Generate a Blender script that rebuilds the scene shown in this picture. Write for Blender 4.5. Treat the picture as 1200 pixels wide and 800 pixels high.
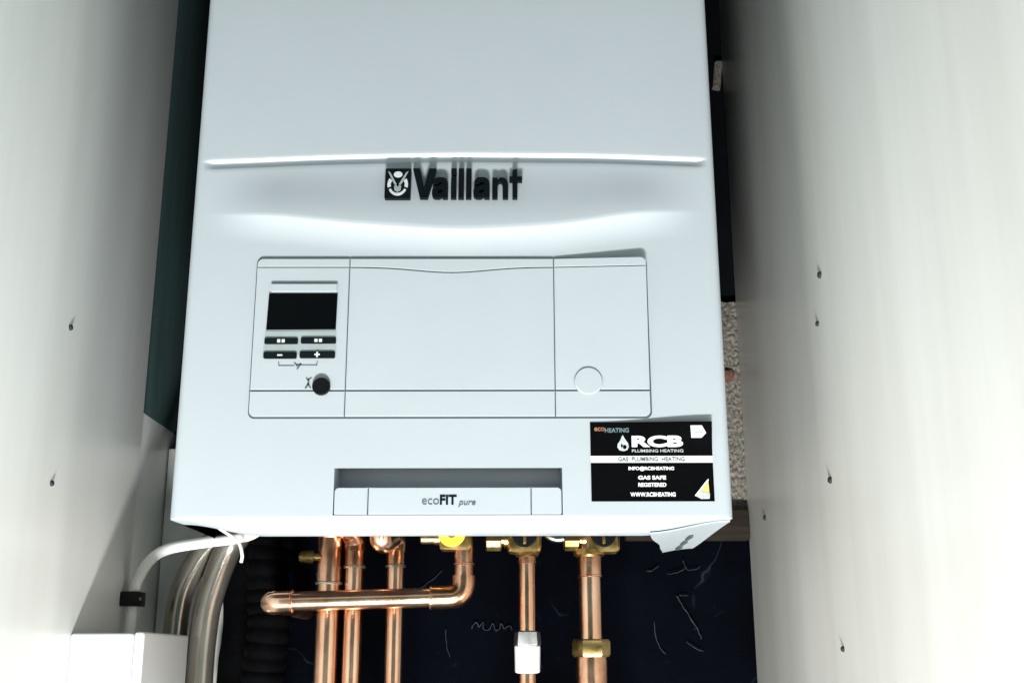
import bpy, bmesh, math, random
from mathutils import Vector, Matrix, noise
random.seed(7)
for o in list(bpy.data.objects): bpy.data.objects.remove(o, do_unlink=True)
scn = bpy.context.scene
COL = scn.collection
R = math.radians

# ------------------------------------------------------------------ camera
cam = bpy.data.cameras.new('camera'); cam.sensor_width = 36.0; cam.lens = 40.2
cam.clip_start = 0.01; cam.clip_end = 50
co = bpy.data.objects.new('camera', cam); COL.objects.link(co)
co.location = (0.0359, -0.7923, -0.0946)
co.rotation_euler = (R(90 + 15.58), R(0.15), R(-0.4))
scn.camera = co

# ------------------------------------------------------------------ world and lamps
w = bpy.data.worlds.new('World'); scn.world = w; w.use_nodes = True
bg = w.node_tree.nodes['Background']
bg.inputs['Color'].default_value = (0.28, 0.86, 0.86, 1)
bg.inputs['Strength'].default_value = 0.085

def area(name, loc, target, size, power, color, size_y=None):
    l = bpy.data.lights.new(name, 'AREA'); l.energy = power; l.color = color
    l.shape = 'RECTANGLE' if size_y else 'SQUARE'; l.size = size
    if size_y: l.size_y = size_y
    o = bpy.data.objects.new(name, l); COL.objects.link(o); o.location = loc
    o.rotation_euler = (Vector(target) - Vector(loc)).to_track_quat('-Z', 'Y').to_euler()
    return o
pl = bpy.data.lights.new('work_lamp', 'POINT'); pl.energy = 1.1; pl.color = (1.0, 0.985, 0.96); pl.shadow_soft_size = 0.035
po = bpy.data.objects.new('work_lamp', pl); COL.objects.link(po); po.location = (0.0, -0.46, -0.27)
area('strip_lamp', (0.0, -0.86, -1.12), (0.0, 0.02, 0.16), 0.34, 50.0, (1.0, 0.99, 0.965), 0.12)
area('overhead_fill', (0.15, -1.5, 1.25), (0.0, 0.0, 0.2), 1.1, 2.5, (0.97, 0.99, 1.0))  # unseen soft fill, added to lift the upper casing and the gaps

vs = scn.view_settings
vs.view_transform = 'Standard'; vs.look = 'None'; vs.exposure = 0.07; vs.gamma = 1.0
vs.use_curve_mapping = False

# ------------------------------------------------------------------ materials
def mat(name, col, rough=0.4, metal=0.0, var=0.0, vscale=8.0, stretch=(1, 1, 1), bump=0.0, bscale=60.0,
        spec=0.5, col2=None, rvar=0.0, coat=0.0):
    m = bpy.data.materials.new(name); m.use_nodes = True
    nt = m.node_tree; b = nt.nodes['Principled BSDF']
    b.inputs['Base Color'].default_value = (*col, 1); b.inputs['Roughness'].default_value = rough
    b.inputs['Metallic'].default_value = metal
    b.inputs['Specular IOR Level'].default_value = spec
    b.inputs['Coat Weight'].default_value = coat
    tc = nt.nodes.new('ShaderNodeTexCoord'); mp = nt.nodes.new('ShaderNodeMapping')
    mp.inputs['Scale'].default_value = stretch
    nt.links.new(tc.outputs['Object'], mp.inputs['Vector'])
    if var > 0 or col2:
        n = nt.nodes.new('ShaderNodeTexNoise'); n.inputs['Scale'].default_value = vscale
        n.inputs['Detail'].default_value = 5; n.inputs['Roughness'].default_value = 0.6
        nt.links.new(mp.outputs['Vector'], n.inputs['Vector'])
        rp = nt.nodes.new('ShaderNodeValToRGB')
        c2 = col2 or tuple(max(0, c * (1 - var)) for c in col)
        rp.color_ramp.elements[0].position = 0.35; rp.color_ramp.elements[0].color = (*c2, 1)
        rp.color_ramp.elements[1].position = 0.65; rp.color_ramp.elements[1].color = (*col, 1)
        nt.links.new(n.outputs['Fac'], rp.inputs['Fac']); nt.links.new(rp.outputs['Color'], b.inputs['Base Color'])
        if rvar:
            mr = nt.nodes.new('ShaderNodeMapRange')
            mr.inputs['To Min'].default_value = rough - rvar; mr.inputs['To Max'].default_value = rough + rvar
            nt.links.new(n.outputs['Fac'], mr.inputs['Value']); nt.links.new(mr.outputs['Result'], b.inputs['Roughness'])
    if bump > 0:
        n2 = nt.nodes.new('ShaderNodeTexNoise'); n2.inputs['Scale'].default_value = bscale
        n2.inputs['Detail'].default_value = 4
        nt.links.new(mp.outputs['Vector'], n2.inputs['Vector'])
        bp = nt.nodes.new('ShaderNodeBump'); bp.inputs['Strength'].default_value = bump
        bp.inputs['Distance'].default_value = 0.002
        nt.links.new(n2.outputs['Fac'], bp.inputs['Height']); nt.links.new(bp.outputs['Normal'], b.inputs['Normal'])
    return m

M = {}
M['white'] = mat('boiler_white_enamel', (0.40, 0.448, 0.482), 0.34, var=0.04, vscale=5, bump=0.012, bscale=900, rvar=0.09)
M['white2'] = mat('boiler_white_plastic', (0.395, 0.443, 0.477), 0.42, var=0.03, vscale=14, bump=0.01, bscale=1500)
M['gap'] = mat('dark_seam', (0.055, 0.075, 0.08), 0.7, var=0.2, vscale=50)
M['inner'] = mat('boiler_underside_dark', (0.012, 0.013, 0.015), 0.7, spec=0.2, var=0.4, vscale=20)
M['panel'] = mat('white_melamine', (0.865, 0.888, 0.872), 0.32, col2=(0.79, 0.81, 0.785), vscale=3.0, stretch=(2.5, 5, 0.35), bump=0.06, bscale=9, rvar=0.10)
M['panel_b'] = mat('cream_melamine', (0.72, 0.73, 0.69), 0.38, var=0.05, vscale=3.0, stretch=(2.5, 5, 0.5), bump=0.02, bscale=25)
M['gap_shade'] = mat('painted_gap_shade', (0.036, 0.068, 0.070), 0.7, spec=0.2, var=0.35, vscale=6, stretch=(2, 4, 0.5), bump=0.05, bscale=40)  # shade of the left gap, put into the base colour
M['panel_r'] = mat('warm_white_melamine', (0.79, 0.797, 0.765), 0.32, col2=(0.70, 0.703, 0.665), vscale=3.0, stretch=(2.5, 5, 0.35), bump=0.06, bscale=9, rvar=0.10)
M['navy'] = mat('navy_paint', (0.0013, 0.0021, 0.0050), 0.9, col2=(0.0003, 0.0005, 0.0010), vscale=7, bump=0.25, bscale=18, spec=0.03)
nt = M['navy'].node_tree; b = nt.nodes['Principled BSDF']; src = b.inputs['Base Color'].links[0].from_socket
tc = nt.nodes.new('ShaderNodeTexCoord')
n1 = nt.nodes.new('ShaderNodeTexNoise'); n1.inputs['Scale'].default_value = 9; n1.inputs['Detail'].default_value = 3
n2 = nt.nodes.new('ShaderNodeTexNoise'); n2.inputs['Scale'].default_value = 14; n2.inputs['Detail'].default_value = 4
n3 = nt.nodes.new('ShaderNodeTexNoise'); n3.inputs['Scale'].default_value = 260; n3.inputs['Detail'].default_value = 2
for n in (n1, n2, n3): nt.links.new(tc.outputs['Object'], n.inputs['Vector'])
r1 = nt.nodes.new('ShaderNodeValToRGB'); e = r1.color_ramp.elements
e[0].position = 0.4955; e[0].color = (0, 0, 0, 1); e[1].position = 0.5045; e[1].color = (0, 0, 0, 1)
p = e.new(0.5); p.color = (1, 1, 1, 1)
nt.links.new(n1.outputs['Fac'], r1.inputs['Fac'])
r2 = nt.nodes.new('ShaderNodeValToRGB'); r2.color_ramp.elements[0].position = 0.56; r2.color_ramp.elements[1].position = 0.66
nt.links.new(n2.outputs['Fac'], r2.inputs['Fac'])
r3 = nt.nodes.new('ShaderNodeValToRGB'); r3.color_ramp.elements[0].position = 0.74; r3.color_ramp.elements[1].position = 0.82
nt.links.new(n3.outputs['Fac'], r3.inputs['Fac'])
m1 = nt.nodes.new('ShaderNodeMath'); m1.operation = 'MULTIPLY'; nt.links.new(r1.outputs['Color'], m1.inputs[0]); nt.links.new(r2.outputs['Color'], m1.inputs[1])
m2 = nt.nodes.new('ShaderNodeMath'); m2.operation = 'MAXIMUM'; nt.links.new(m1.outputs[0], m2.inputs[0]); nt.links.new(r3.outputs['Color'], m2.inputs[1])
mx = nt.nodes.new('ShaderNodeMixRGB'); mx.inputs['Color2'].default_value = (0.014, 0.019, 0.027, 1)
nt.links.new(m2.outputs[0], mx.inputs['Fac']); nt.links.new(src, mx.inputs['Color1']); nt.links.new(mx.outputs['Color'], b.inputs['Base Color'])
M['black_wall'] = mat('black_paint', (0.003, 0.0038, 0.006), 0.85, var=0.4, vscale=12, bump=0.3, bscale=40, spec=0.1)
M['render'] = mat('rough_render', (0.22, 0.205, 0.175), 0.9, col2=(0.05, 0.046, 0.038), vscale=420, bump=0.6, bscale=500)
M['brick'] = mat('orange_brick', (0.17, 0.075, 0.042), 0.9, var=0.6, vscale=200, bump=0.5, bscale=300)
M['batten'] = mat('brown_timber', (0.022, 0.017, 0.011), 0.85, spec=0.2, var=0.5, vscale=30, stretch=(1, 6, 8), bump=0.3, bscale=120)
M['copper'] = mat('copper', (0.98, 0.66, 0.47), 0.23, 1.0, col2=(0.86, 0.47, 0.29), vscale=45, stretch=(1, 1, 0.5), bump=0.08, bscale=110, rvar=0.07)
M['copper_d'] = mat('copper_tarnished', (0.92, 0.55, 0.37), 0.24, 1.0, col2=(0.55, 0.26, 0.14), vscale=60, bump=0.06, bscale=200, rvar=0.08)
M['solder'] = mat('solder', (0.72, 0.66, 0.58), 0.35, 1.0, var=0.3, vscale=200)
M['brass'] = mat('brass', (0.78, 0.56, 0.24), 0.30, 1.0, col2=(0.42, 0.28, 0.09), vscale=90, bump=0.08, bscale=200, rvar=0.08)
M['chrome'] = mat('plated_metal', (0.62, 0.64, 0.64), 0.28, 1.0, var=0.4, vscale=80)
M['yellow'] = mat('yellow_plastic', (0.85, 0.68, 0.06), 0.4, var=0.12, vscale=40)
M['black'] = mat('black_plastic', (0.003, 0.004, 0.005), 0.4, spec=0.25, var=0.3, vscale=60)
M['letter'] = mat('dark_letter', (0.003, 0.006, 0.008), 0.5, spec=0.10, var=0.2, vscale=60)
M['screen'] = mat('dark_screen', (0.001, 0.0014, 0.002), 0.35, spec=0.12, var=0.2, vscale=30)
M['button'] = mat('dark_button', (0.004, 0.008, 0.010), 0.45, spec=0.15, var=0.2, vscale=80)
M['greyp'] = mat('grey_plastic', (0.30, 0.36, 0.36), 0.45, var=0.12, vscale=60)
M['ink'] = mat('grey_ink', (0.10, 0.13, 0.14), 0.6, var=0.2, vscale=200)
M['print'] = mat('light_print', (0.62, 0.67, 0.68), 0.5, var=0.15, vscale=300)
M['sticker'] = mat('black_vinyl', (0.0016, 0.0018, 0.0025), 0.55, spec=0.04, var=0.3, vscale=40)
M['sprint'] = mat('white_print', (0.78, 0.80, 0.80), 0.5, var=0.08, vscale=300)
M['sgrey'] = mat('silver_print', (0.50, 0.54, 0.56), 0.5, var=0.3, vscale=300)
M['orange'] = mat('orange_print', (0.30, 0.13, 0.07), 0.5, var=0.3, vscale=300)
M['teal'] = mat('teal_print', (0.16, 0.24, 0.26), 0.5, var=0.3, vscale=300)
M['syellow'] = mat('yellow_print', (0.86, 0.62, 0.16), 0.5, var=0.15, vscale=300)
M['cable'] = mat('white_pvc', (0.78, 0.79, 0.77), 0.38, var=0.06, vscale=60)
M['box'] = mat('white_box_plastic', (0.62, 0.645, 0.655), 0.35, var=0.03, vscale=20, bump=0.01, bscale=600)
M['hose'] = mat('silver_hose', (0.42, 0.40, 0.355), 0.24, 0.8, col2=(0.20, 0.185, 0.155), vscale=20, stretch=(1, 1, 0.3), bump=0.05, bscale=60)
M['lag'] = mat('black_foam', (0.0010, 0.0012, 0.0017), 0.85, var=0.5, vscale=60, bump=0.5, bscale=150, spec=0.04)
M['chalk'] = mat('chalk', (0.026, 0.033, 0.044), 0.9, var=0.8, vscale=400)
M['pin'] = mat('dark_pin', (0.03, 0.036, 0.036), 0.7, 0.0, spec=0.2, var=0.3, vscale=100)
M['ptfe'] = mat('white_plastic_nut', (0.72, 0.75, 0.76), 0.4, var=0.08, vscale=100)

# ------------------------------------------------------------------ helpers
def obj(name, bm, m, parent=None, smooth=35):
    if isinstance(bm, bmesh.types.BMesh):
        bmesh.ops.recalc_face_normals(bm, faces=bm.faces)
        me = bpy.data.meshes.new(name); bm.to_mesh(me); bm.free()
    else: me = bm
    if smooth is not None:
        me.polygons.foreach_set('use_smooth', [True] * len(me.polygons))
        me.set_sharp_from_angle(angle=R(smooth))
    me.materials.clear(); me.materials.append(M[m])
    o = bpy.data.objects.new(name, me); COL.objects.link(o)
    if parent:
        o.parent = parent
        if parent.type == 'EMPTY' or parent.location.length > 0:
            o.matrix_parent_inverse = Matrix.Translation(-world_loc(parent))
    return o
def world_loc(o):
    v = Vector(o.location)
    if o.parent and not o.matrix_parent_inverse: v += world_loc(o.parent)
    elif o.parent: v = world_loc(o.parent) + (o.matrix_parent_inverse @ Vector(o.location))
    return v
def tag(o, label=None, cat=None, group=None, kind=None):
    if label: o['label'] = label
    if cat: o['category'] = cat
    if group: o['group'] = group
    if kind: o['kind'] = kind
    return o
def thing(name, loc, label, cat, group=None):
    o = bpy.data.objects.new(name, None); COL.objects.link(o); o.location = loc
    o.empty_display_size = 0.02
    return tag(o, label, cat, group)
def box(bm, x0, x1, y0, y1, z0, z1, bev=0.0, seg=2):
    t = bmesh.new()
    v = [t.verts.new((x, y, z)) for x in (x0, x1) for y in (y0, y1) for z in (z0, z1)]
    for f in ((0,1,3,2),(4,6,7,5),(0,4,5,1),(2,3,7,6),(0,2,6,4),(1,5,7,3)): t.faces.new([v[i] for i in f])
    bmesh.ops.recalc_face_normals(t, faces=t.faces)
    if bev: bmesh.ops.bevel(t, geom=t.edges[:], offset=bev, segments=seg, affect='EDGES', profile=0.6)
    me = bpy.data.meshes.new('t'); t.to_mesh(me); t.free(); bm.from_mesh(me); bpy.data.meshes.remove(me)
    return bm
def nb(): return bmesh.new()
def prism(bm, pts, y0, y1, bev=0.0):
    """outline in (x, z), front face at y0, back at y1"""
    t = bmesh.new()
    a = [t.verts.new((p[0], y0, p[1])) for p in pts]; b = [t.verts.new((p[0], y1, p[1])) for p in pts]
    fr = t.faces.new(a); t.faces.new(b[::-1]); n = len(pts)
    for i in range(n): t.faces.new((a[i], b[i], b[(i+1) % n], a[(i+1) % n]))
    bmesh.ops.recalc_face_normals(t, faces=t.faces)
    if bev:
        bmesh.ops.bevel(t, geom=[e for e in fr.edges], offset=bev, segments=2, affect='EDGES')
    me = bpy.data.meshes.new('t'); t.to_mesh(me); t.free(); bm.from_mesh(me); bpy.data.meshes.remove(me)
    return bm
def rrect(x0, x1, z0, z1, r=(0, 0, 0, 0), n=6):
    """rounded rectangle, radii: bottom-left, bottom-right, top-right, top-left"""
    P = []
    for (cx, cz, sx, sz, rr, a0) in ((x0, z0, 1, 1, r[0], 180), (x1, z0, -1, 1, r[1], 270), (x1, z1, -1, -1, r[2], 0), (x0, z1, 1, -1, r[3], 90)):
        if rr <= 0: P.append((cx, cz)); continue
        for k in range(n + 1):
            a = R(a0 + 90 * k / n); P.append((cx + sx * rr + rr * math.cos(a), cz + sz * rr + rr * math.sin(a)))
    return P
def ell(cx, cz, rx, rz, n=20, a0=0, a1=360):
    full = abs(a1 - a0) >= 360
    return [(cx + rx * math.cos(R(a0 + (a1 - a0) * k / (n if full else n - 1))), cz + rz * math.sin(R(a0 + (a1 - a0) * k / (n if full else n - 1)))) for k in range(n)]
def arcband(cx, cz, rx, rz, wx, a0, a1, n=14):
    return ell(cx, cz, rx, rz, n, a0, a1) + ell(cx, cz, rx - wx, rz - wx, n, a1, a0)
def catmull(pts, n=8):
    P = [Vector(p) for p in pts]; out = []
    for i in range(len(P) - 1):
        p0 = P[max(i-1, 0)]; p1 = P[i]; p2 = P[i+1]; p3 = P[min(i+2, len(P)-1)]
        for k in range(n):
            t = k / n
            out.append(0.5 * ((2*p1) + (p2-p0)*t + (2*p0-5*p1+4*p2-p3)*t*t + (3*p1-p0-3*p2+p3)*t**3))
    out.append(P[-1]); return out
def fillet(pts, rad, n=8):
    P = [Vector(p) for p in pts]; out = [P[0]]
    for i in range(1, len(P) - 1):
        a = (P[i-1] - P[i]).normalized(); b = (P[i+1] - P[i]).normalized()
        s = P[i] + a * rad; e = P[i] + b * rad
        for k in range(n + 1):
            t = k / n; out.append((1-t)**2 * s + 2*t*(1-t) * P[i] + t*t * e)
    out.append(P[-1]); return out
def tube(bm, pts, rad, seg=20, caps=True):
    P = [Vector(p) for p in pts]; n = len(P)
    if not hasattr(rad, '__len__'): rad = [rad] * n
    tan = [(P[min(i+1, n-1)] - P[max(i-1, 0)]).normalized() for i in range(n)]
    up = Vector((0, 0, 1)) if abs(tan[0].z) < 0.9 else Vector((0, 1, 0))
    u = tan[0].cross(up).normalized(); rings = []
    for i in range(n):
        u = (u - tan[i] * u.dot(tan[i])).normalized(); v = tan[i].cross(u)
        rings.append([bm.verts.new(P[i] + rad[i] * (math.cos(2*math.pi*k/seg) * u + math.sin(2*math.pi*k/seg) * v)) for k in range(seg)])
    for i in range(n - 1):
        for k in range(seg):
            bm.faces.new((rings[i][k], rings[i][(k+1) % seg], rings[i+1][(k+1) % seg], rings[i+1][k]))
    if caps: bm.faces.new(rings[0][::-1]); bm.faces.new(rings[-1])
    return bm
def lathe(bm, a, axis, prof, seg=24):
    """prof: (distance along axis, radius)"""
    a = Vector(a); ax = Vector(axis).normalized()
    return tube2(bm, [a + ax * d for d, r in prof], ax, [r for d, r in prof], seg)
def tube2(bm, P, ax, rad, seg):
    up = Vector((0, 0, 1)) if abs(ax.z) < 0.9 else Vector((0, 1, 0))
    u = ax.cross(up).normalized(); v = ax.cross(u); rings = []
    for p, r in zip(P, rad):
        rings.append([bm.verts.new(p + r * (math.cos(2*math.pi*k/seg) * u + math.sin(2*math.pi*k/seg) * v)) for k in range(seg)])
    for i in range(len(P) - 1):
        for k in range(seg): bm.faces.new((rings[i][k], rings[i][(k+1) % seg], rings[i+1][(k+1) % seg], rings[i+1][k]))
    bm.faces.new(rings[0][::-1]); bm.faces.new(rings[-1]); return bm
def hexnut(bm, a, axis, r, h, bev=0.0012):
    return lathe(bm, a, axis, [(0, r * 0.9), (bev, r), (h - bev, r), (h, r * 0.9)], 6)
def text(s, x0, x1, z0, z1, y, thick, bold=0.0, shear=0.0, warp=None):
    """the string s as a mesh fitted into the rectangle, standing proud of plane y"""
    cu = bpy.data.curves.new('t', 'FONT'); cu.body = s; cu.offset = bold; cu.shear = shear
    cu.extrude = 0.05; cu.resolution_u = 4
    o = bpy.data.objects.new('t', cu); COL.objects.link(o)
    dg = bpy.context.evaluated_depsgraph_get(); dg.update()
    me = bpy.data.meshes.new_from_object(o.evaluated_get(dg))
    bpy.data.objects.remove(o, do_unlink=True); bpy.data.curves.remove(cu)
    X = [v.co.x for v in me.vertices]; Y = [v.co.y for v in me.vertices]
    ax, bx, ay, by = min(X), max(X), min(Y), max(Y)
    for v in me.vertices:
        x = x0 + (v.co.x - ax) / (bx - ax) * (x1 - x0); z = z0 + (v.co.y - ay) / (by - ay) * (z1 - z0)
        yy = y - (thick if v.co.z > 0 else 0)
        if warp: yy += warp(x, z)
        v.co = (x, yy, z)
    return me
def interp(tab, x):
    if x <= tab[0][0]: return tab[0][1]
    for (a, fa), (b, fb) in zip(tab, tab[1:]):
        if x <= b:
            t = (x - a) / (b - a); t = t*t*(3 - 2*t) * 0.35 + t * 0.65; return fa + (fb - fa) * t
    return tab[-1][1]
def sstep(a, b, x):
    t = max(0, min(1, (x - a) / (b - a))); return t*t*(3 - 2*t)

# ------------------------------------------------------------------ setting: wall behind
XL, XR, YW = -0.281, 0.2677, 0.302
ZB, ZT = -0.50, 0.95
bm = nb(); nx, nz = 70, 40
g = [[bm.verts.new((XL - 0.02 + (XR - XL + 0.04) * i / nx,
                    YW + 0.0025 * noise.noise(Vector((i * 0.21, j * 0.33, 1.7))), ZB + (0.047 - ZB) * j / nz)) for i in range(nx + 1)] for j in range(nz + 1)]
for j in range(nz):
    for i in range(nx): bm.faces.new((g[j][i], g[j][i+1], g[j+1][i+1], g[j+1][i]))
navy = tag(obj('back_wall', bm, 'navy', smooth=180), kind='structure')
navy['label'] = 'dark navy painted back wall below the boiler'
def chalk(pts, r=0.0006):
    P = catmull([(x, YW - 0.0030, z) for x, z in pts], 5)
    P = [p + Vector((0.0011 * noise.noise(p * 310), 0, 0.0011 * noise.noise(p * 290 + Vector((9, 0, 0))))) for p in P]
    bm = nb(); tube(bm, P, [r * (0.35 + 0.9 * abs(noise.noise(p * 420))) for p in P], 5); obj('chalk_mark', bm, 'chalk', navy)
chalk([(0.006, -0.066), (0.010, -0.060), (0.013, -0.064), (0.016, -0.060), (0.018, -0.067), (0.022, -0.066), (0.026, -0.062), (0.028, -0.067), (0.032, -0.066), (0.034, -0.062), (0.037, -0.066), (0.041, -0.063), (0.044, -0.067)], 0.0008)
chalk([(0.170, -0.0145), (0.176, -0.013), (0.181, -0.0095)]); chalk([(0.190, -0.017), (0.199, -0.0155), (0.206, -0.011)])
chalk([(0.205, -0.004), (0.208, -0.012), (0.214, -0.013), (0.221, -0.010)])
chalk([(0.197, -0.037), (0.203, -0.046), (0.210, -0.058), (0.216, -0.068), (0.219, -0.076)], 0.0009)
chalk([(0.200, -0.036), (0.208, -0.037)]); chalk([(0.176, -0.060), (0.176, -0.072), (0.180, -0.083), (0.185, -0.089)], 0.0008)
chalk([(0.205, -0.078), (0.212, -0.083), (0.220, -0.087)], 0.0008)
chalk([(-0.045, -0.032), (-0.036, -0.025), (-0.028, -0.019), (-0.022, -0.013)], 0.0005)
chalk([(-0.018, -0.067), (-0.017, -0.078), (-0.014, -0.092)], 0.0006)

bm = nb(); box(bm, 0.150, XR - 0.001, 0.286, YW - 0.004, 0.0135, 0.042, 0.002)
bat = tag(obj('timber_batten', bm, 'batten'), 'short brown timber batten below the rough wall, beside the right panel', 'batten')
bm = nb(); nx, nz = 130, 140; x0, x1, z0, z1 = 0.10, XR + 0.012, 0.0425, 0.250
g = []
for j in range(nz + 1):
    row = []
    for i in range(nx + 1):
        x = x0 + (x1 - x0) * i / nx; z = z0 + (z1 - z0) * j / nz
        n = noise.noise(Vector((x * 260, z * 260, 0))) * 0.0022 + noise.noise(Vector((x * 600, z * 600, 5))) * 0.0013
        ztop = z + (0.004 * noise.noise(Vector((x * 90, 3, 0))) if j == nz else 0)
        row.append(bm.verts.new((x, YW - 0.004 + n, ztop)))
    g.append(row)
for j in range(nz):
    for i in range(nx): bm.faces.new((g[j][i], g[j][i+1], g[j+1][i+1], g[j+1][i]))
rw = tag(obj('rough_rendered_wall', bm, 'render', smooth=180), kind='structure')
bm = nb(); prism(bm, [(0.2500, 0.1690), (0.2560, 0.1672), (0.2610, 0.1700), (0.2628, 0.1745), (0.2600, 0.1790), (0.2540, 0.1800), (0.2490, 0.1775)], YW - 0.0075, YW + 0.002, 0.0012)
for v in bm.verts: v.co += 0.0012 * noise.noise_vector(v.co * 340)
obj('brick', bm, 'brick', rw)
bm = nb(); box(bm, XL - 0.02, XR + 0.02, YW + 0.004, YW + 0.02, 0.0425, ZT)
tag(obj('upper_wall', bm, 'black_wall'), kind='structure')
bm = nb(); prism(bm, [(0.2655, 0.489), (0.2735, 0.4875), (0.2770, 0.519), (0.2690, 0.519)], YW - 0.004, YW + 0.006, 0.0004)
for v in bm.verts: v.co.x -= 0.008
tag(obj('wall_bracket', bm, 'render'), 'small pale tab on the black wall near the top right edge of the boiler', 'bracket')

# ------------------------------------------------------------------ cabinet side panels
def side_panel(name, xa, xb, y0, y1, z0, z1, m, label, bev=0.0008):
    bm = nb(); box(bm, xa, xb, y0, y1, z0, z1, bev)
    return tag(obj(name, bm, m), label, 'panel')
lp = side_panel('cabinet_side_panel', XL - 0.018, XL, -0.40, 0.197, ZB, ZT, 'panel', 'white melamine cupboard side panel to the left of the boiler')
side_panel('rear_filler_board', XL - 0.020, XL - 0.002, 0.1985, YW + 0.004, ZB, 0.118, 'panel', 'narrow white filler board behind the left cupboard panel, below the dark gap')
side_panel('gap_shade_board', XL - 0.020, XL - 0.002, 0.1985, YW + 0.004, 0.1185, ZT, 'gap_shade', 'dark teal board behind the left cupboard panel, above the white filler board')  # added board whose dark colour stands in for shadow beside the boiler
rp = side_panel('cabinet_side_panel', XR, XR + 0.018, -0.40, YW - 0.006, ZB, ZT, 'panel_r', 'white melamine cupboard side panel to the right of the boiler')
bm = nb(); box(bm, XL - 0.001, -0.190, 0.284, YW - 0.0045, ZB, 0.100, 0.001)
tag(obj('back_filler_board', bm, 'panel_b'), 'beige back filler board in the corner behind the silver hoses', 'panel')
def pins(parent, x, sx, spots):
    for y, z in spots:
        k = random.uniform(0.75, 1.15)
        bm = nb(); lathe(bm, (x - sx * 0.0050, y, z), (sx, 0, 0), [(0, 0.0026 * k), (0.0050 + 0.001 * k, 0.0026 * k), (0.0060 + 0.001 * k, 0.0019 * k)], 12)
        obj('shelf_pin', bm, 'pin', parent)
pins(lp, XL, 1, [(0.0121, 0.1405), (0.0078, 0.0258)])
pins(rp, XR, -1, [(-0.0018, 0.1761), (0.0138, 0.1436), (0.0123, 0.0279), (0.2229, 0.0265), (0.0131, -0.0875)])

# ------------------------------------------------------------------ boiler
boiler = thing('wall_boiler', (0, 0.15, 0), 'white wall hung gas boiler with dark brand lettering and small control display', 'boiler')
SW = [(-0.195, 0.2250), (-0.180, 0.2244), (-0.136, 0.2213), (-0.066, 0.2142), (0.0034, 0.2099), (0.073, 0.2135), (0.136, 0.2235), (0.1936, 0.2279)]
GR = [(-0.195, 0.2650), (-0.185, 0.2656), (-0.0873, 0.2697), (-0.0039, 0.2716), (0.1054, 0.2708), (0.1851, 0.2678), (0.195, 0.2672)]
def s_(x): return sum(interp(SW, x + d) for d in (-0.02, -0.01, 0, 0.01, 0.02)) / 5
def g_(x): return sum(interp(GR, x + d) for d in (-0.02, 0, 0.02)) / 3
def bulge_amp(x): return 0.0065 * sstep(0.190, 0.125, abs(x))
def surf(x, z):
    """depth of the front skin without rounding and groove"""
    s, g = s_(x), g_(x); A = bulge_amp(x); h = 0.021
    if z >= g - 0.006: return 0.0
    if z >= s: return -A * (0.75 * sstep(g - 0.006, s, z) + 0.25 * ((g - 0.006 - z) / (g - 0.006 - s)))
    if z >= s - h: t = (s - z) / h; return -A * (1 - t) ** 2
    return 0.0
W2, RR, DEP = 0.195, 0.006, 0.185
cols = [(-W2, DEP), (-W2, 0.09)] + [(-W2 + RR - RR * math.cos(R(a)), RR - RR * math.sin(R(a))) for a in (0, 15, 30, 45, 60, 75, 90)]
xs = sorted(set([round(-W2 + RR + (2 * W2 - 2 * RR) * k / 110, 5) for k in range(1, 110)] + [-0.0820, 0.0768]))
xs = [x for x in xs if not any(0 < abs(x - b) < 0.0012 for b in (-0.0820, 0.0768))]
cols += [(x, 0) for x in xs]
cols += [(W2 - RR + RR * math.sin(R(a)), RR - RR * math.cos(R(a))) for a in (0, 15, 30, 45, 60, 75, 90)] + [(W2, 0.09), (W2, DEP)]
rows = []                                                # each row: function x -> (z, extra depth, floor depth)
def chz(x): return -0.0085 * sstep(W2, W2 - 0.06, abs(x))
rows.append(lambda x: (0.030, 0, 0.040))
rows.append(lambda x: (chz(x) + 0.0005, 0, 0.040))
rows.append(lambda x: (chz(x), 0, 0.016))
rows.append(lambda x: (chz(x) * 0.93, 0, 0.013))
rows.append(lambda x: (chz(x) * 0.12, 0, 0.0016))
rows.append(lambda x: (0.0003, 0, 0.0004))
rows.append(lambda x: (0.0014, 0, 0))
def span(fa, fb, n, last=False):
    for k in range(n + (1 if last else 0)):
        t = k / n
        rows.append((lambda t: lambda x: ((fa(x) * (1 - t) + fb(x) * t), None, 0))(t))
C = lambda c: (lambda x: c)
span(C(0.0022), C(0.0348), 8); span(C(0.0348), C(0.075), 8)
span(C(0.075), lambda x: s_(x) - 0.023, 20)
span(lambda x: s_(x) - 0.023, s_, 22)
span(s_, lambda x: g_(x) - 0.0060, 16)
def gd(x): return 0.0029 * sstep(0.1885, 0.1825, abs(x))
for dz, k in ((-0.0058, 0.02), (-0.0050, 0.12), (-0.0030, 0.52), (-0.0010, 0.90), (-0.0003, 1.0), (0.0001, 1.0), (0.0006, 0.88), (0.0012, 0.45), (0.0018, 0.10), (0.0024, 0.0)):
    rows.append((lambda dz, k: lambda x: (g_(x) + dz, gd(x) * k, 0))(dz, k))
span(lambda x: g_(x) + 0.0045, C(0.32), 6); span(C(0.32), C(0.715), 10, True)
bm = nb(); G = []
for rf in rows:
    row = []
    for x, yo in cols:
        z, e, fl = rf(x)
        y = yo + (surf(x, z) if e is None else e)
        if e is not None and fl == 0: y += surf(x, z)
        row.append(bm.verts.new((x, max(y, fl) if fl else y, z)))
    G.append(row)
for j in range(len(G) - 1):
    for i in range(len(cols) - 1):
        xm = (cols[i][0] + cols[i+1][0]) / 2; zm = (G[j][i].co.z + G[j+1][i].co.z) / 2
        if -0.0820 < xm < 0.0768 and 0.0022 < zm < 0.0348 and G[j][i].co.z > 0.0020: continue
        bm.faces.new((G[j][i], G[j][i+1], G[j+1][i+1], G[j+1][i]))
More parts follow.
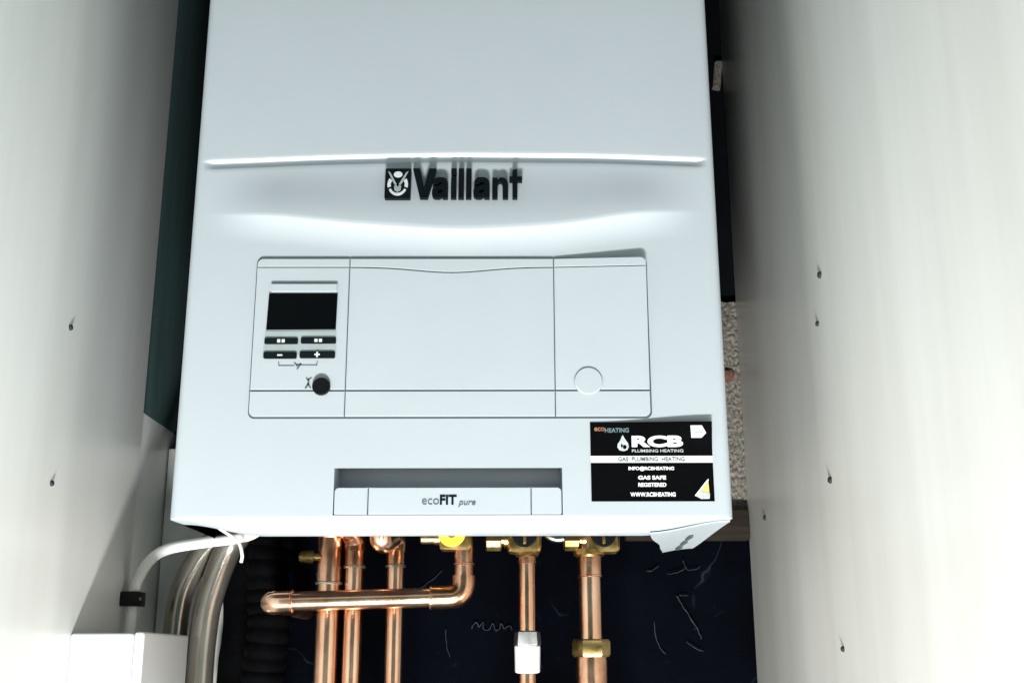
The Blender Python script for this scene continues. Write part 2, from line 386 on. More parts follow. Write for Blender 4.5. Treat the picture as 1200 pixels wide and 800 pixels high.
bm.faces.new([v for v in G[-1]])
me = bpy.data.meshes.new('casing'); bm.to_mesh(me); bm.free()
me.polygons.foreach_set('use_smooth', [True] * len(me.polygons)); me.set_sharp_from_angle(angle=R(50))
casing = obj('casing', me, 'white', boiler, smooth=50)

# pull-grip recess: a tray behind the opening
bm = nb(); a, b, c, d, D = -0.0820, 0.0768, 0.0022, 0.0348, 0.034
V = [bm.verts.new(p) for p in ((a, 0, c), (b, 0, c), (b, 0, d), (a, 0, d), (a, D, c), (b, D, c), (b, D, d + 0.014), (a, D, d + 0.014))]
for f in ((4,5,6,7), (3,2,6,7), (0,1,5,4), (0,3,7,4), (1,2,6,5)): bm.faces.new([V[i] for i in f])
obj('grip_recess', bm, 'white', boiler, smooth=None)
strip = bpy.data.objects.new('badge_strip', None); COL.objects.link(strip); strip.parent = boiler; strip.location = (0, -0.15, 0)
for xa, xb, r in ((-0.0812, -0.0583, (0.001, 0, 0, 0.003)), (-0.0576, 0.0546, (0, 0, 0, 0)), (0.0553, 0.0760, (0, 0.001, 0.003, 0))):
    bm = nb(); prism(bm, rrect(xa, xb, 0.0026, 0.0214, r), -0.0004, 0.012, 0.0005)
    obj('strip_panel', bm, 'white2', strip)
obj('lettering', text('eco', -0.0206, -0.0088, 0.0092, 0.0134, -0.0004, 0.0004), 'ink', strip)
obj('lettering', text('FIT', -0.0082, 0.0034, 0.0092, 0.0160, -0.0004, 0.0004, bold=0.035), 'letter', strip)
obj('lettering', text('pure', 0.0046, 0.0166, 0.0075, 0.0118, -0.0004, 0.0004, bold=0.012, shear=0.25), 'ink', strip)
bm = nb(); box(bm, -0.190, 0.190, 0.042, DEP, 0.028, 0.032); obj('bottom_plate', bm, 'inner', boiler)
bm = nb(); box(bm, -0.178, 0.178, DEP, YW - 0.006, 0.044, 0.70, 0.002); obj('rear_frame', bm, 'inner', boiler)
# right bottom side flap with its slots
bm = nb()
def fz(x, y=0.1): return chz(x) - 0.0002 - 0.0030 * sstep(0.012, 0.186, y)
def f_in(y): return interp([(0.012, 0.138), (0.036, 0.142), (0.110, 0.158), (0.186, 0.170)], y)
FY = [0.012 + 0.166 * k / 12 for k in range(13)]
lo = [[bm.verts.new((f_in(y) + (0.1945 - f_in(y)) * i / 10, y, fz(f_in(y) + (0.1945 - f_in(y)) * i / 10, y) - 0.0012)) for i in range(11)] for y in FY]
hi = [[bm.verts.new(v.co + Vector((0, 0, 0.0012))) for v in r] for r in lo]
for j in range(12):
    for i in range(10):
        bm.faces.new((lo[j][i], lo[j+1][i], lo[j+1][i+1], lo[j][i+1])); bm.faces.new((hi[j][i], hi[j][i+1], hi[j+1][i+1], hi[j+1][i]))
for A, B in ((lo[0], hi[0]), (lo[-1], hi[-1]), ([r[0] for r in lo], [r[0] for r in hi]), ([r[-1] for r in lo], [r[-1] for r in hi])):
    for i in range(len(A) - 1): bm.faces.new((A[i], A[i+1], B[i+1], B[i]))
flap = obj('bottom_flap', bm, 'white', boiler, smooth=40)
for k in range(3):
    y = 0.070 + 0.033 * k
    bm = nb(); box(bm, 0.1750 + 0.0010 * k, 0.1778 + 0.0010 * k, y, y + 0.022, fz(0.177, y + 0.011) - 0.0030, fz(0.177, y + 0.011) - 0.0008); obj('slot', bm, 'gap', flap, smooth=None)

# brand logo: plate with emblem, and raised letters
logo = bpy.data.objects.new('brand_logo', None); COL.objects.link(logo); logo.parent = boiler; logo.location = (0, -0.15, 0)
LX = lambda p: -0.0306 + (p - 487) * 0.000636
def warp(x, z): return surf(x, z)
LT = 0.0046
def arc(cx, cz, rx, rz, a0, a1, n=6): return [(cx + rx * math.cos(R(a0 + (a1 - a0) * k / n)), cz + rz * math.sin(R(a0 + (a1 - a0) * k / n))) for k in range(n + 1)]
GLYPH = {
 'V': [[(0, 1), (0.30, 1), (0.50, 0.36), (0.70, 1), (1, 1), (0.665, 0), (0.335, 0)]],
 'l': [[(0, 0), (1, 0), (1, 1), (0, 1)]],
 'i': [[(0, 0), (1, 0), (1, 0.70), (0, 0.70)], [(0, 0.80), (1, 0.80), (1, 1), (0, 1)]],
 'n': [[(0, 0), (0.34, 0), (0.34, 0.62)] + arc(0.50, 0.62, 0.16, 0.16, 180, 0) + [(0.66, 0), (1, 0), (1, 0.64)] + arc(0.64, 0.64, 0.36, 0.36, 0, 90) + [(0.48, 0.98), (0.34, 0.88), (0.34, 0.98), (0, 0.98)]],
 't': [[(0.24, 0), (0.62, 0), (0.62, 0.58), (1, 0.58), (1, 0.73), (0.62, 0.73), (0.62, 1), (0.24, 0.94), (0.24, 0.73), (0, 0.73), (0, 0.58), (0.24, 0.58)]],
 'a': [[(0.67, 0), (1, 0), (1, 0.66)] + arc(0.66, 0.66, 0.34, 0.34, 0, 90) + [(0.34, 1)] + arc(0.34, 0.72, 0.28, 0.28, 90, 180) + [(0.06, 0.68), (0.37, 0.68), (0.38, 0.76), (0.46, 0.80), (0.58, 0.80), (0.66, 0.74), (0.66, 0.62), (0.30, 0.57), (0.10, 0.49), (0, 0.36), (0, 0.20)] + arc(0.26, 0.21, 0.26, 0.21, 180, 270) + [(0.46, 0.0), (0.60, 0.05), (0.67, 0.11)],
       [(0.42, 0.19), (0.56, 0.19), (0.66, 0.28), (0.66, 0.44), (0.46, 0.41), (0.36, 0.35), (0.36, 0.24)]],
}
def glyph(ch, x0, x1, z0, z1, y, thick, warp):
    cu = bpy.data.curves.new('g', 'CURVE'); cu.dimensions = '2D'; cu.fill_mode = 'BOTH'; cu.extrude = 0.05
    for sp in GLYPH[ch]:
        p = cu.splines.new('POLY'); p.points.add(len(sp) - 1); p.use_cyclic_u = True
        for q, (u, v) in zip(p.points, sp): q.co = (u, v, 0, 1)
    o = bpy.data.objects.new('g', cu); COL.objects.link(o)
    dg = bpy.context.evaluated_depsgraph_get(); dg.update()
    me = bpy.data.meshes.new_from_object(o.evaluated_get(dg))
    bpy.data.objects.remove(o, do_unlink=True); bpy.data.curves.remove(cu)
    for v in me.vertices:
        x = x0 + v.co.x * (x1 - x0); z = z0 + v.co.y * (z1 - z0)
        v.co = (x, y - (thick if v.co.z > 0 else 0) + warp(x, z), z)
    return me
for ch, pa, pb, zt in (('V', 485.5, 513, 0.2588), ('a', 508.5, 527, 0.2513), ('i', 530.5, 536.8, 0.2588), ('l', 539.2, 545.5, 0.2588), ('l', 548, 554.3, 0.2588), ('a', 556.5, 575.5, 0.2513), ('n', 578.5, 597, 0.2513), ('t', 598.5, 613.5, 0.2588)):
    obj('letter', glyph(ch, LX(pa), LX(pb), 0.2338, zt, -0.0002, LT, warp), 'letter', logo, smooth=None)
bm = nb(); prism(bm, rrect(LX(453.5), LX(483.5), 0.2335, 0.2588, (0.0008,)*4, 3), -LT, 0.0)
for v in bm.verts: v.co.y += surf(v.co.x, v.co.z)
obj('emblem_plate', bm, 'letter', logo, smooth=None)
ex, ez, ew, eh = LX(453.5), 0.2335, LX(483.5) - LX(453.5), 0.0253
E = lambda u, v: (ex + ew * u, ez + eh * v)
def emb(pts, m):
    bm = nb(); prism(bm, [E(*p) for p in pts], -LT - 0.0006, -LT + 0.0006)
    for v in bm.verts: v.co.y += surf(v.co.x, v.co.z)
    obj('emblem_shape', bm, m, logo, smooth=None)
emb(ell(0.50, 0.79, 0.17, 0.10), 'print')                                 # top of the egg between the ears
emb(arcband(0.50, 0.42, 0.37, 0.34, 0.085, 205, 335), 'print')            # lower rim
emb(arcband(0.50, 0.45, 0.40, 0.36, 0.13, 145, 196), 'print'); emb(arcband(0.50, 0.45, 0.40, 0.36, 0.13, -16, 35), 'print')
emb([(0.10, 0.90), (0.19, 0.86), (0.46, 0.46), (0.40, 0.42), (0.30, 0.55)], 'greyp'); emb([(0.90, 0.90), (0.81, 0.86), (0.54, 0.46), (0.60, 0.42), (0.70, 0.55)], 'greyp')
emb([(0.36, 0.40), (0.46, 0.42), (0.50, 0.36), (0.54, 0.42), (0.64, 0.40), (0.62, 0.26), (0.50, 0.20), (0.38, 0.26)], 'greyp')

# control panel
cp = bpy.data.objects.new('control_panel', None); COL.objects.link(cp); cp.parent = boiler; cp.location = (0, -0.15, 0)
bm = nb(); prism(bm, rrect(-0.1444, 0.1409, 0.0699, 0.1896, (0.0045,)*4), -0.0006, 0.004)
obj('panel_backing', bm, 'gap', cp, smooth=None)
TH = 0.0020
def slab(x0, x1, zlo, zhi, r=(0, 0, 0, 0), y=-TH, name='panel_section', n=1, curve=None, tilt=None):
    """zlo/zhi: numbers or functions of x"""
    f0 = zlo if callable(zlo) else (lambda x: zlo); f1 = zhi if callable(zhi) else (lambda x: zhi)
    if callable(zlo) or callable(zhi):
        N = 24; X = [x0 + (x1 - x0) * k / N for k in range(N + 1)]
        pts = [(x, f0(x)) for x in X] + [(x, f1(x)) for x in X[::-1]]
    else: pts = rrect(x0, x1, zlo, zhi, r)
    bm = nb(); prism(bm, pts, y, 0.0, 0.0004)
    if tilt:
        for v in bm.verts:
            if v.co.y < -0.0012: v.co.y -= tilt(v.co.x, v.co.z)
    return obj(name, bm, 'white2', cp, smooth=30)
gp = 0.0005
ZTOP, ZBOT, Z1, Z2 = 0.1888, 0.0712, 0.1822, 0.0900
xa0, xa1, xb0, xb1, xc0, xc1 = -0.1436, -0.0766, -0.0759, 0.0722, 0.0729, 0.1397
slab(xa0, xa1, Z1 + gp * 0.6, ZTOP, (0, 0, 0, 0.004)); slab(xa0, xa1, Z2 + gp, Z1 - gp * 0.6); slab(xa0, xa1, ZBOT, Z2 - gp, (0.004, 0, 0, 0))
dip = lambda x: Z1 - 0.0040 * math.exp(-((x + 0.002) / 0.036) ** 2)
slab(xb0, xb1, lambda x: dip(x) + gp * 0.7, ZTOP); slab(xb0, xb1, Z2 + gp, lambda x: dip(x) - gp * 0.7); slab(xb0, xb1, ZBOT, Z2 - gp)
tl = lambda x, z: 0.0042 * sstep(xc0, xc1, x) * sstep(0.075, 0.1888, z)
slab(xc0, xc1, Z1 + gp * 0.5, ZTOP, (0, 0, 0.004, 0), tilt=tl); slab(xc0, xc1, Z2 + gp, Z1 - gp * 0.5, tilt=tl); slab(xc0, xc1, ZBOT, Z2 - gp, (0, 0.004, 0, 0), tilt=tl)
# display and buttons
bm = nb(); prism(bm, rrect(-0.1325, -0.0845, 0.1625, 0.1690, (0.0005,)*4, 2), -TH - 0.0022, -TH + 0.0004, 0.0006); obj('display_hood', bm, 'white2', cp, smooth=30)
bm = nb(); prism(bm, rrect(-0.1326, -0.0850, 0.1690, 0.1699), -TH - 0.0007, -TH + 0.0004); obj('display_hood_line', bm, 'greyp', cp, smooth=None)
bm = nb(); prism(bm, [(-0.1345, 0.1344), (-0.0846, 0.1347), (-0.0842, 0.1618), (-0.1338, 0.1618)], -TH - 0.0012, -TH + 0.0004, 0.0003); obj('display_screen', bm, 'screen', cp, smooth=30)
bm = nb(); prism(bm, [(-0.1360, 0.1155), (-0.0838, 0.1160), (-0.0842, 0.1338), (-0.1350, 0.1335)], -TH - 0.0004, -TH + 0.0004); obj('keypad_backing', bm, 'greyp', cp, smooth=None)
for (x0, x1, z0, z1, ic) in ((-0.1352, -0.1112, 0.1237, 0.1282, 0), (-0.1092, -0.0840, 0.1240, 0.1286, 0), (-0.1354, -0.1116, 0.1130, 0.1178, 1), (-0.1096, -0.0843, 0.1133, 0.1182, 2)):
    bm = nb(); prism(bm, rrect(x0, x1, z0, z1, (0.0012,)*4, 4), -TH - 0.0018, -TH + 0.0003, 0.0006); obj('button', bm, 'button', cp, smooth=30)
    xm, zm = (x0 + x1) / 2, (z0 + z1) / 2; y0 = -TH - 0.0020; bm = nb()
    if ic == 0:
        for k in (-1, 1): prism(bm, rrect(xm + k * 0.0016 - 0.0011, xm + k * 0.0016 + 0.0011, zm - 0.0013, zm + 0.0011), y0, y0 + 0.0004)
    elif ic == 1: prism(bm, rrect(xm - 0.0018, xm + 0.0018, zm - 0.0006, zm + 0.0005), y0, y0 + 0.0004)
    else:
        prism(bm, rrect(xm - 0.0019, xm + 0.0019, zm - 0.0006, zm + 0.0006), y0, y0 + 0.0004); prism(bm, rrect(xm - 0.0006, xm + 0.0006, zm - 0.0019, zm + 0.0019), y0 - 0.0001, y0 + 0.0003)
    obj('button_symbol', bm, 'print', cp, smooth=None)
def line(pts, w, m='ink', name='printed_symbol'):
    bm = nb()
    for (x0, z0), (x1, z1) in zip(pts, pts[1:]):
        d = Vector((x1 - x0, z1 - z0)); d.normalize(); n = Vector((-d.y, d.x)) * w / 2; e = d * w / 2
        prism(bm, [(x0 - e.x + n.x, z0 - e.y + n.y), (x0 - e.x - n.x, z0 - e.y - n.y), (x1 + e.x - n.x, z1 + e.y - n.y), (x1 + e.x + n.x, z1 + e.y + n.y)], -TH - 0.0003, -TH + 0.0002)
    obj(name, bm, m, cp, smooth=None)
line([(-0.1245, 0.1105), (-0.1240, 0.1080), (-0.1135, 0.1080)], 0.0006); line([(-0.1085, 0.1084), (-0.0972, 0.1084), (-0.0969, 0.1110)], 0.0006)
line([(-0.1128, 0.1098), (-0.1112, 0.1082), (-0.1088, 0.1090), (-0.1108, 0.1058)], 0.0011)
line([(-0.1040, 0.0988), (-0.1030, 0.0975), (-0.1008, 0.0990)], 0.0009); line([(-0.1025, 0.0976), (-0.1026, 0.0945), (-0.1042, 0.0918)], 0.0013); line([(-0.1026, 0.0945), (-0.1010, 0.0918)], 0.0009)
bm = nb(); lathe(bm, (-0.0931, 0.001, 0.0925), (0, -1, 0), [(0, 0.0064), (0.0052, 0.0064), (0.0060, 0.0058), (0.0061, 0.001)], 28); obj('reset_knob', bm, 'black', cp)
bm = nb(); lathe(bm, (0.0962, 0.001, 0.0965), (0, -1, 0), [(0, 0.0104), (0.0036, 0.0104)], 36)
obj('cap_seam', bm, 'greyp', cp, smooth=30)
bm = nb(); lathe(bm, (0.0962, 0.001, 0.0965), (0, -1, 0), [(0, 0.0100), (0.0041, 0.0100), (0.0049, 0.0093), (0.00495, 0.001)], 36); obj('blanking_cap', bm, 'white2', cp, smooth=30)

# installer's sticker, its top right corner lifting off
st = bpy.data.objects.new('installer_sticker', None); COL.objects.link(st); st.parent = boiler; st.location = (0, -0.15, 0)
SX0, SX1, SZ0, SZ1 = 0.0968, 0.1822, 0.0113, 0.0670
def curl(x, z): return -0.0036 * sstep(0.10, SX1, x) * sstep(0.045, SZ1, z)
def sheet(x0, x1, z0, z1, m, off, name, nx=16, nz=10):
    bm = nb(); fr = [[bm.verts.new((x0 + (x1-x0)*i/nx, -off + curl(x0 + (x1-x0)*i/nx, z0 + (z1-z0)*j/nz), z0 + (z1-z0)*j/nz)) for i in range(nx+1)] for j in range(nz+1)]
    bk = [[bm.verts.new((v.co.x, v.co.y + 0.0003, v.co.z)) for v in r] for r in fr]
    for j in range(nz):
        for i in range(nx):
            bm.faces.new((fr[j][i], fr[j][i+1], fr[j+1][i+1], fr[j+1][i])); bm.faces.new((bk[j][i], bk[j+1][i], bk[j+1][i+1], bk[j][i+1]))
    rim = [fr[0], [r[-1] for r in fr], fr[-1][::-1], [r[0] for r in fr][::-1]]; rib = [bk[0], [r[-1] for r in bk], bk[-1][::-1], [r[0] for r in bk][::-1]]
    for A, B in zip(rim, rib):
        for i in range(len(A) - 1): bm.faces.new((A[i], B[i], B[i+1], A[i+1]))
    return obj(name, bm, m, st, smooth=60)
sheet(SX0, SX1, SZ0, SZ1, 'sticker', 0.0006, 'sticker_sheet')
sheet(SX0, SX1, 0.0383, 0.0430, 'sprint', 0.0010, 'white_band')
def stext(s, x0, x1, z0, z1, m='sprint', bold=0.0, shear=0.0): obj('lettering', text(s, x0, x1, z0, z1, -0.0007, 0.0003, bold, shear, warp=curl), m, st, smooth=None)
stext('RCB', 0.1258, 0.1618, 0.0492, 0.0572, 'sprint', 0.05)
stext('PLUMBING HEATING', 0.1258, 0.1618, 0.0456, 0.0477, 'sgrey', 0.01)
obj('lettering', text('GAS  PLUMBING  HEATING', 0.1160, 0.1625, 0.0391, 0.0422, -0.0010, 0.0003, 0.02, warp=curl), 'ink', st, smooth=None)
stext('INFO@RCBHEATING', 0.1230, 0.1548, 0.0324, 0.0356, 'sprint', 0.03)
stext('GAS SAFE', 0.1295, 0.1490, 0.0264, 0.0292, 'sprint', 0.04); stext('REGISTERED', 0.1295, 0.1490, 0.0214, 0.0242, 'sprint', 0.03)
stext('WWW.RCBHEATING', 0.1238, 0.1552, 0.0146, 0.0176, 'sprint', 0.03)
stext('eco', 0.0997, 0.1070, 0.0606, 0.0634, 'orange', 0.03); stext('HEATING', 0.1072, 0.1240, 0.0596, 0.0628, 'teal', 0.02)
def sshape(pts, m, name='printed_mark', off=0.0010):
    bm = nb(); prism(bm, pts, -off, -off + 0.0003)
    for v in bm.verts: v.co.y += curl(v.co.x, v.co.z)
    obj(name, bm, m, st, smooth=None)
drop = [(0.1195, 0.0578), (0.1212, 0.0548), (0.1232, 0.0520), (0.1238, 0.0494), (0.1226, 0.0472), (0.1200, 0.0464), (0.1172, 0.0470), (0.1156, 0.0492), (0.1160, 0.0515), (0.1178, 0.0540)]
sshape(drop, 'sgrey'); sshape(ell(0.1208, 0.0492, 0.0013, 0.0015, 10), 'sticker', off=0.0013); sshape([(0.1188, 0.0520), (0.1196, 0.0500), (0.1186, 0.0486), (0.1180, 0.0500)], 'sticker', off=0.0013)
sshape([(0.1676, 0.0556), (0.1748, 0.0556), (0.1780, 0.0588), (0.1750, 0.0640), (0.1672, 0.0640)], 'sprint'); sshape([(0.1690, 0.0570), (0.1742, 0.0572), (0.1758, 0.0594), (0.1694, 0.0594)], 'sgrey', off=0.0013)
sshape([(0.1686, 0.0150), (0.1760, 0.0220), (0.1782, 0.0256), (0.1788, 0.0150), (0.1740, 0.0132)], 'syellow')
sshape([(0.1684, 0.0152), (0.1738, 0.0182), (0.1790, 0.0168), (0.1786, 0.0130), (0.1730, 0.0128)], 'sgrey', off=0.0013)
sshape([(0.1684, 0.0152), (0.1775, 0.0262), (0.1786, 0.0268), (0.1782, 0.0250), (0.1696, 0.0152)], 'sprint', off=0.0014)

# ------------------------------------------------------------------ pipework under the boiler
ZL = -0.36
def ring(parent, p, ax, r, h=0.003, m='solder'):
    p = Vector(p) - Vector(ax) * h / 2
    bm = nb(); lathe(bm, p, ax, [(0, r * 0.94), (h * 0.25, r), (h * 0.75, r), (h, r * 0.94)], 24); obj('solder_ring', bm, m, parent)
YP = 0.165
def vertical(x, y, r, label, top, sleeve_z, name='copper_pipe', zl=ZL):
    t = thing(name, (x, y, zl), label, 'pipe', 'pipes under the boiler')
    bm = nb(); tube(bm, [(x, y, zl), (x, y, top)], r, 28); obj('pipe', bm, 'copper', t)
    bm = nb(); lathe(bm, (x, y, sleeve_z), (0, 0, 1), [(0, r * 1.02), (0.0006, r * 1.12), (top - sleeve_z, r * 1.12), (top - sleeve_z + 0.001, r)], 28); obj('socket', bm, 'copper_d', t)
    ring(t, (x, y, sleeve_z), (0, 0, 1), r * 1.20, 0.0022)
    return t
# pipe 1, the thick one, with a branch tap stub
x = -0.1075; t = vertical(x, YP, 0.0092, 'thick copper pipe furthest left, crossed by the horizontal copper pipe', 0.004, -0.0330)
bm = nb(); lathe(bm, (x, YP, 0.003), (0, 0, 1), [(0, 0.0103), (0.006, 0.0125), (0.010, 0.0125), (0.012, 0.0098), (0.030, 0.0090)], 24); obj('tee', bm, 'copper_d', t)
bm = nb(); lathe(bm, (x - 0.006, YP - 0.006, -0.0125), (-1, -0.12, 0), [(0, 0.0032), (0.006, 0.0032), (0.0065, 0.0055), (0.016, 0.0048), (0.018, 0.003)], 18); obj('drain_stub', bm, 'brass', t)
# pipe 2 with its bend into the boiler
x = -0.0868; t = vertical(x, YP, 0.0076, 'second copper pipe from the left, with a small elbow at its top', -0.006, -0.0200)
bm = nb(); tube(bm, catmull([(x, YP, -0.008), (x, YP, 0.000), (x - 0.002, YP - 0.006, 0.007), (x - 0.006, YP - 0.014, 0.013), (x - 0.007, YP - 0.016, 0.030)]), 0.0093, 24); obj('elbow', bm, 'copper_d', t)
# pipe 3 with its offset
x = -0.0530; t = vertical(x, YP, 0.0070, 'third copper pipe from the left, offset by a bright copper elbow', -0.004, -0.0195)
bm = nb(); tube(bm, catmull([(x, YP, -0.008), (x, YP, 0.000), (x - 0.003, YP - 0.006, 0.003), (x - 0.009, YP - 0.016, -0.001), (x - 0.0105, YP - 0.020, 0.006), (x - 0.0105, YP - 0.020, 0.030)]), [0.0084] * 17 + [0.0095] * 24, 24); obj('elbow', bm, 'copper', t)

# gas run: valve, drop, elbow, long horizontal pipe
YG = 0.128; gx = 0.0045; gz = -0.0458
t = thing('gas_pipe', (gx, YG, gz), 'horizontal copper pipe hanging from the brass valve with a yellow disc', 'pipe', 'pipes under the boiler')
bm = nb(); tube(bm, [(gx, YG, gz + 0.008), (gx, YG, 0.004)], 0.0075, 24); obj('drop_pipe', bm, 'copper_d', t)
ring(t, (gx, YG, -0.021), (0, 0, 1), 0.0087, 0.002, 'copper_d')
bm = nb(); tube(bm, fillet([(gx, YG, gz + 0.016), (gx, YG, gz), (gx - 0.026, YG, gz - 0.0008)], 0.0115, 10), 0.0091, 24); obj('elbow', bm, 'copper_d', t)
ring(t, (gx - 0.0255, YG, gz - 0.0008), (1, 0, 0), 0.0097, 0.002, 'copper')
bm = nb(); tube(bm, [(gx - 0.024, YG, gz - 0.0007), (-0.1420, YG, -0.0497)], 0.0076, 24); obj('pipe', bm, 'copper', t)
bm = nb(); tube(bm, fillet([(-0.1290, YG, -0.0493), (-0.1475, YG, -0.0499), (-0.1475, YG + 0.022, -0.0499)], 0.009, 8), 0.0087, 24); obj('elbow', bm, 'copper', t)
bm = nb(); tube(bm, [(-0.1475, YG + 0.020, -0.0499), (-0.1475, YW - 0.002, -0.0499)], 0.0075, 20); obj('wall_pipe', bm, 'copper_d', t)
ring(t, (-0.1300, YG, -0.0493), (1, 0, 0), 0.0093, 0.002, 'copper')
vx = -0.0050
bm = nb(); box(bm, vx - 0.010, vx + 0.0155, YG - 0.010, YG + 0.012, -0.0105, 0.014, 0.004, 3); lathe(bm, (vx, YG, 0.012), (0, 0, 1), [(0, 0.009), (0.02, 0.009)], 20)
obj('valve_body', bm, 'brass', t)
bm = nb(); lathe(bm, (vx - 0.008, YG - 0.002, -0.0005), (-1, 0, 0), [(0, 0.0055), (0.006, 0.0055), (0.0065, 0.0048), (0.016, 0.0048), (0.017, 0.004)], 18); obj('valve_arm', bm, 'brass', t)
bm = nb(); lathe(bm, (vx, YG - 0.009, 0.0025), (0, -1, 0), [(0, 0.0108), (0.0035, 0.0108), (0.0042, 0.0100), (0.0043, 0.0040), (0.0030, 0.0036)], 28); obj('valve_disc', bm, 'yellow', t)
bm = nb(); lathe(bm, (vx, YG - 0.0118, 0.0040), (0, -1, 0), [(0, 0.0032), (0.0020, 0.0030), (0.0024, 0.002)], 6); obj('spindle', bm, 'letter', t)

def isolator(x, y, px, r, label, nut, nutz, zsleeve):
    t = thing('copper_pipe', (px, y, ZL), label, 'pipe', 'pipes under the boiler')
    bm = nb(); tube(bm, [(px, y, ZL), (px, y, -0.004)], r, 28); obj('pipe', bm, 'copper', t)
    bm = nb(); lathe(bm, (px, y, zsleeve), (0, 0, 1), [(0, r * 1.02), (0.0006, r * 1.10), (-0.006 - zsleeve, r * 1.10)], 28); obj('socket', bm, 'copper_d', t)
    ring(t, (px, y, zsleeve), (0, 0, 1), r * 1.17, 0.0018, 'copper_d')
    bm = nb(); box(bm, x - 0.0135, x + 0.0135, y - 0.011, y + 0.012, -0.0120, 0.016, 0.0045, 3)
    lathe(bm, (px, y, -0.0150), (0, 0, 1), [(0, r * 1.15), (0.0015, r * 1.45), (0.006, r * 1.45)], 24)
    lathe(bm, (x, y, 0.014), (0, 0, 1), [(0, 0.009), (0.02, 0.009)], 20); obj('valve_body', bm, 'brass', t)
    bm = nb(); lathe(bm, (x - 0.012, y - 0.002, -0.0012), (-1, 0, 0), [(0, 0.0068), (0.004, 0.0068), (0.0045, 0.0052), (0.010, 0.0052)], 18); obj('valve_arm', bm, 'brass', t)
    bm = nb(); lathe(bm, (x - 0.0185, y - 0.002, -0.0030), (-1, 0, 0), [(0, 0.0068), (0.001, 0.0076), (0.0115, 0.0076), (0.0125, 0.0062)], 10); obj('arm_cap', bm, 'brass', t)
    bm = nb(); lathe(bm, (x, y - 0.010, 0.0015), (0, -1, 0), [(0, 0.0100), (0.003, 0.0100), (0.0042, 0.0090), (0.0043, 0.002)], 28); hd = obj('valve_handle', bm, 'black', t)
    bm = nb(); box(bm, x - 0.0011, x + 0.0013, y - 0.0163, y - 0.0135, -0.0058, 0.008, 0.0004); obj('handle_slot', bm, 'brass', hd)
    if nut == 'grey':
        bm = nb(); lathe(bm, (px, y, nutz), (0, 0, -1), [(0, 0.0085), (0.001, 0.0100), (0.010, 0.0108), (0.0115, 0.0100)], 8); obj('compression_nut', bm, 'chrome', t)
        bm = nb(); lathe(bm, (px, y, nutz - 0.0110), (0, 0, -1), [(0, 0.0095), (0.001, 0.0102), (0.020, 0.0098), (0.021, 0.008)], 24); obj('white_sleeve', bm, 'ptfe', t)
    else:
        bm = nb(); hexnut(bm, (px, y, nutz), (0, 0, -1), 0.0150, 0.0135, 0.002); obj('compression_nut', bm, 'brass', t)
        bm = nb(); lathe(bm, (px, y, nutz - 0.013), (0, 0, -1), [(0, 0.0118), (0.004, 0.0122), (0.022, 0.0122), (0.023, 0.010)], 24); obj('coupling', bm, 'copper_d', t)
    return t
isolator(0.0525, 0.135, 0.0545, 0.0066, 'copper pipe with black handled brass valve above a grey and white coupling', 'grey', -0.0720, -0.0190)
isolator(0.1150, 0.135, 0.1045, 0.0086, 'copper pipe with black handled brass valve above a large brass hexagon nut', 'brass', -0.0785, -0.0300)
# small pressure hose between the two valves
bm = nb(); tube(bm, catmull([(0.068, 0.145, 0.012), (0.072, 0.14, 0.003), (0.080, 0.14, 0.000), (0.088, 0.14, 0.003), (0.094, 0.145, 0.014)]), 0.0034, 14)
tag(obj('filling_link', bm, 'chrome'), 'short looped metal filling link between the two black handled valves', 'hose')

# ------------------------------------------------------------------ left corner: lagged pipe, hoses, cable, box
def lag(x, y, r, zt, label, rib=0.0):
    N = 260 if rib else 60
    bm = nb(); P = [(x + 0.0015 * math.sin(k * 27 / N), y + 0.001 * math.cos(k * 39 / N), ZL + (zt - ZL) * k / N) for k in range(N + 1)]
    tube(bm, P, [r * (1 + 0.04 * noise.noise(Vector((k * 30 / N, 0, 3))) + rib * abs(math.sin(k * 0.42))) for k in range(N + 1)], 24)
    return tag(obj('lagged_pipe', bm, 'lag'), label, 'pipe')
lag(-0.1640, 0.205, 0.0165, 0.030, 'ribbed black pipe below the left end of the boiler', 0.12)
lag(-0.1990, 0.262, 0.0170, 0.030, 'black lagged pipe against the wall beside the silver hoses')
def hose(pts, r, label):
    bm = nb(); P = catmull(pts, 10); tube(bm, P, [r] * len(P), 24)
    return tag(obj('bent_hose', bm, 'hose'), label, 'hose', 'silver hoses in the left corner')
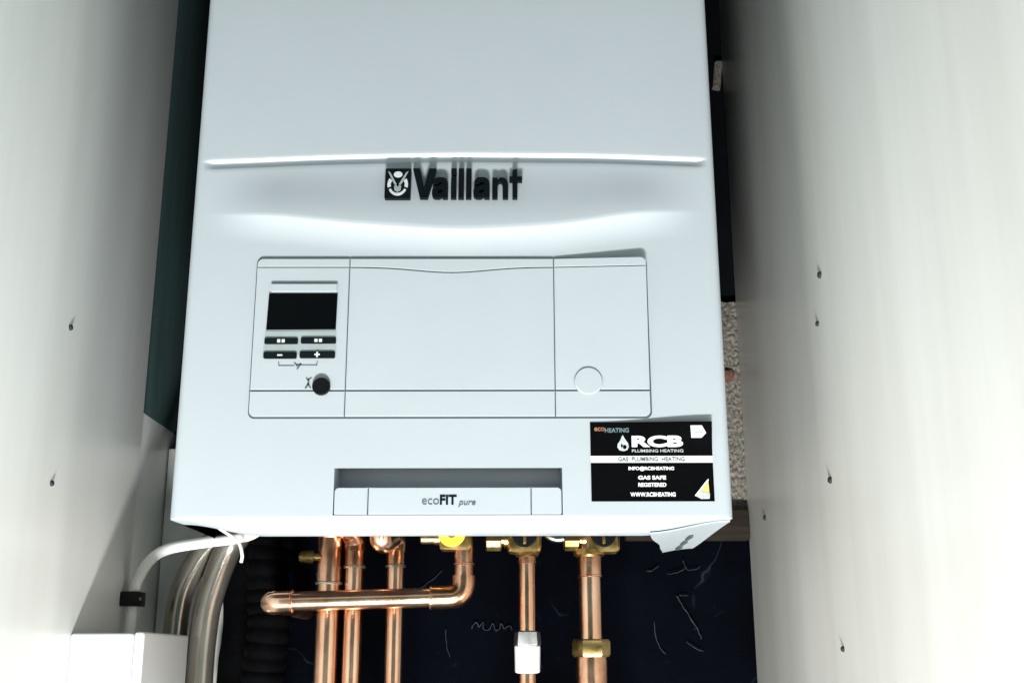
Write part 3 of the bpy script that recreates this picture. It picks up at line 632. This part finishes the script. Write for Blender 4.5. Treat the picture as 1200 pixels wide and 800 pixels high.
hose([(-0.246, 0.225, -0.30), (-0.247, 0.225, -0.12), (-0.247, 0.225, -0.071), (-0.243, 0.225, -0.035), (-0.228, 0.225, -0.004), (-0.212, 0.222, 0.012), (-0.190, 0.20, 0.030)], 0.0105, 'bent silver grey hose nearest the left cupboard panel')
hose([(-0.220, 0.215, -0.30), (-0.221, 0.215, -0.12), (-0.220, 0.215, -0.071), (-0.216, 0.215, -0.040), (-0.204, 0.212, -0.004), (-0.192, 0.205, 0.012), (-0.175, 0.19, 0.030)], 0.0115, 'bent silver grey hose next to the black lagged pipe')
sb = thing('spur_box', (XL, 0.13, -0.16), 'white plastic electrical box on the left cupboard panel', 'box')
bm = nb(); box(bm, XL, -0.2345, 0.073, 0.192, -0.165, -0.0742, 0.0025, 3); obj('back_box', bm, 'box', sb)
bm = nb(); box(bm, -0.2340, -0.2265, 0.0715, 0.1935, -0.1665, -0.0735, 0.0025, 3); obj('face_plate', bm, 'box', sb)
bm = nb(); P = catmull([(-0.272, 0.180, -0.080), (-0.272, 0.182, -0.060), (-0.273, 0.184, -0.044), (-0.268, 0.180, -0.027), (-0.255, 0.168, -0.013), (-0.238, 0.158, -0.0055), (-0.205, 0.142, -0.0020), (-0.178, 0.130, 0.0000), (-0.160, 0.122, 0.0045), (-0.140, 0.118, 0.022)], 10)
tube(bm, P, 0.0045, 18)
tag(obj('power_cable', bm, 'cable'), 'white power cable arching from the electrical box to the boiler underside', 'cable')
bm = nb(); box(bm, XL, -0.2655, 0.175, 0.196, -0.0505, -0.0385, 0.0012); cc = tag(obj('cable_clip', bm, 'black'), 'black cable clip holding the white cable on the left panel', 'clip')
bm = nb(); lathe(bm, (-0.2668, 0.179, -0.0445), (1, 0, 0), [(0, 0.0014), (0.0022, 0.0013), (0.0026, 0.0008)], 10); obj('nail', bm, 'chrome', cc)
bm = nb(); tube(bm, catmull([(-0.205, 0.10, 0.020), (-0.186, 0.10, 0.006), (-0.172, 0.11, -0.004), (-0.168, 0.112, -0.014), (-0.169, 0.115, -0.020)], 8), 0.0013, 10)
tag(obj('thin_wire', bm, 'cable'), 'thin white wire dangling below the left end of the boiler', 'wire')
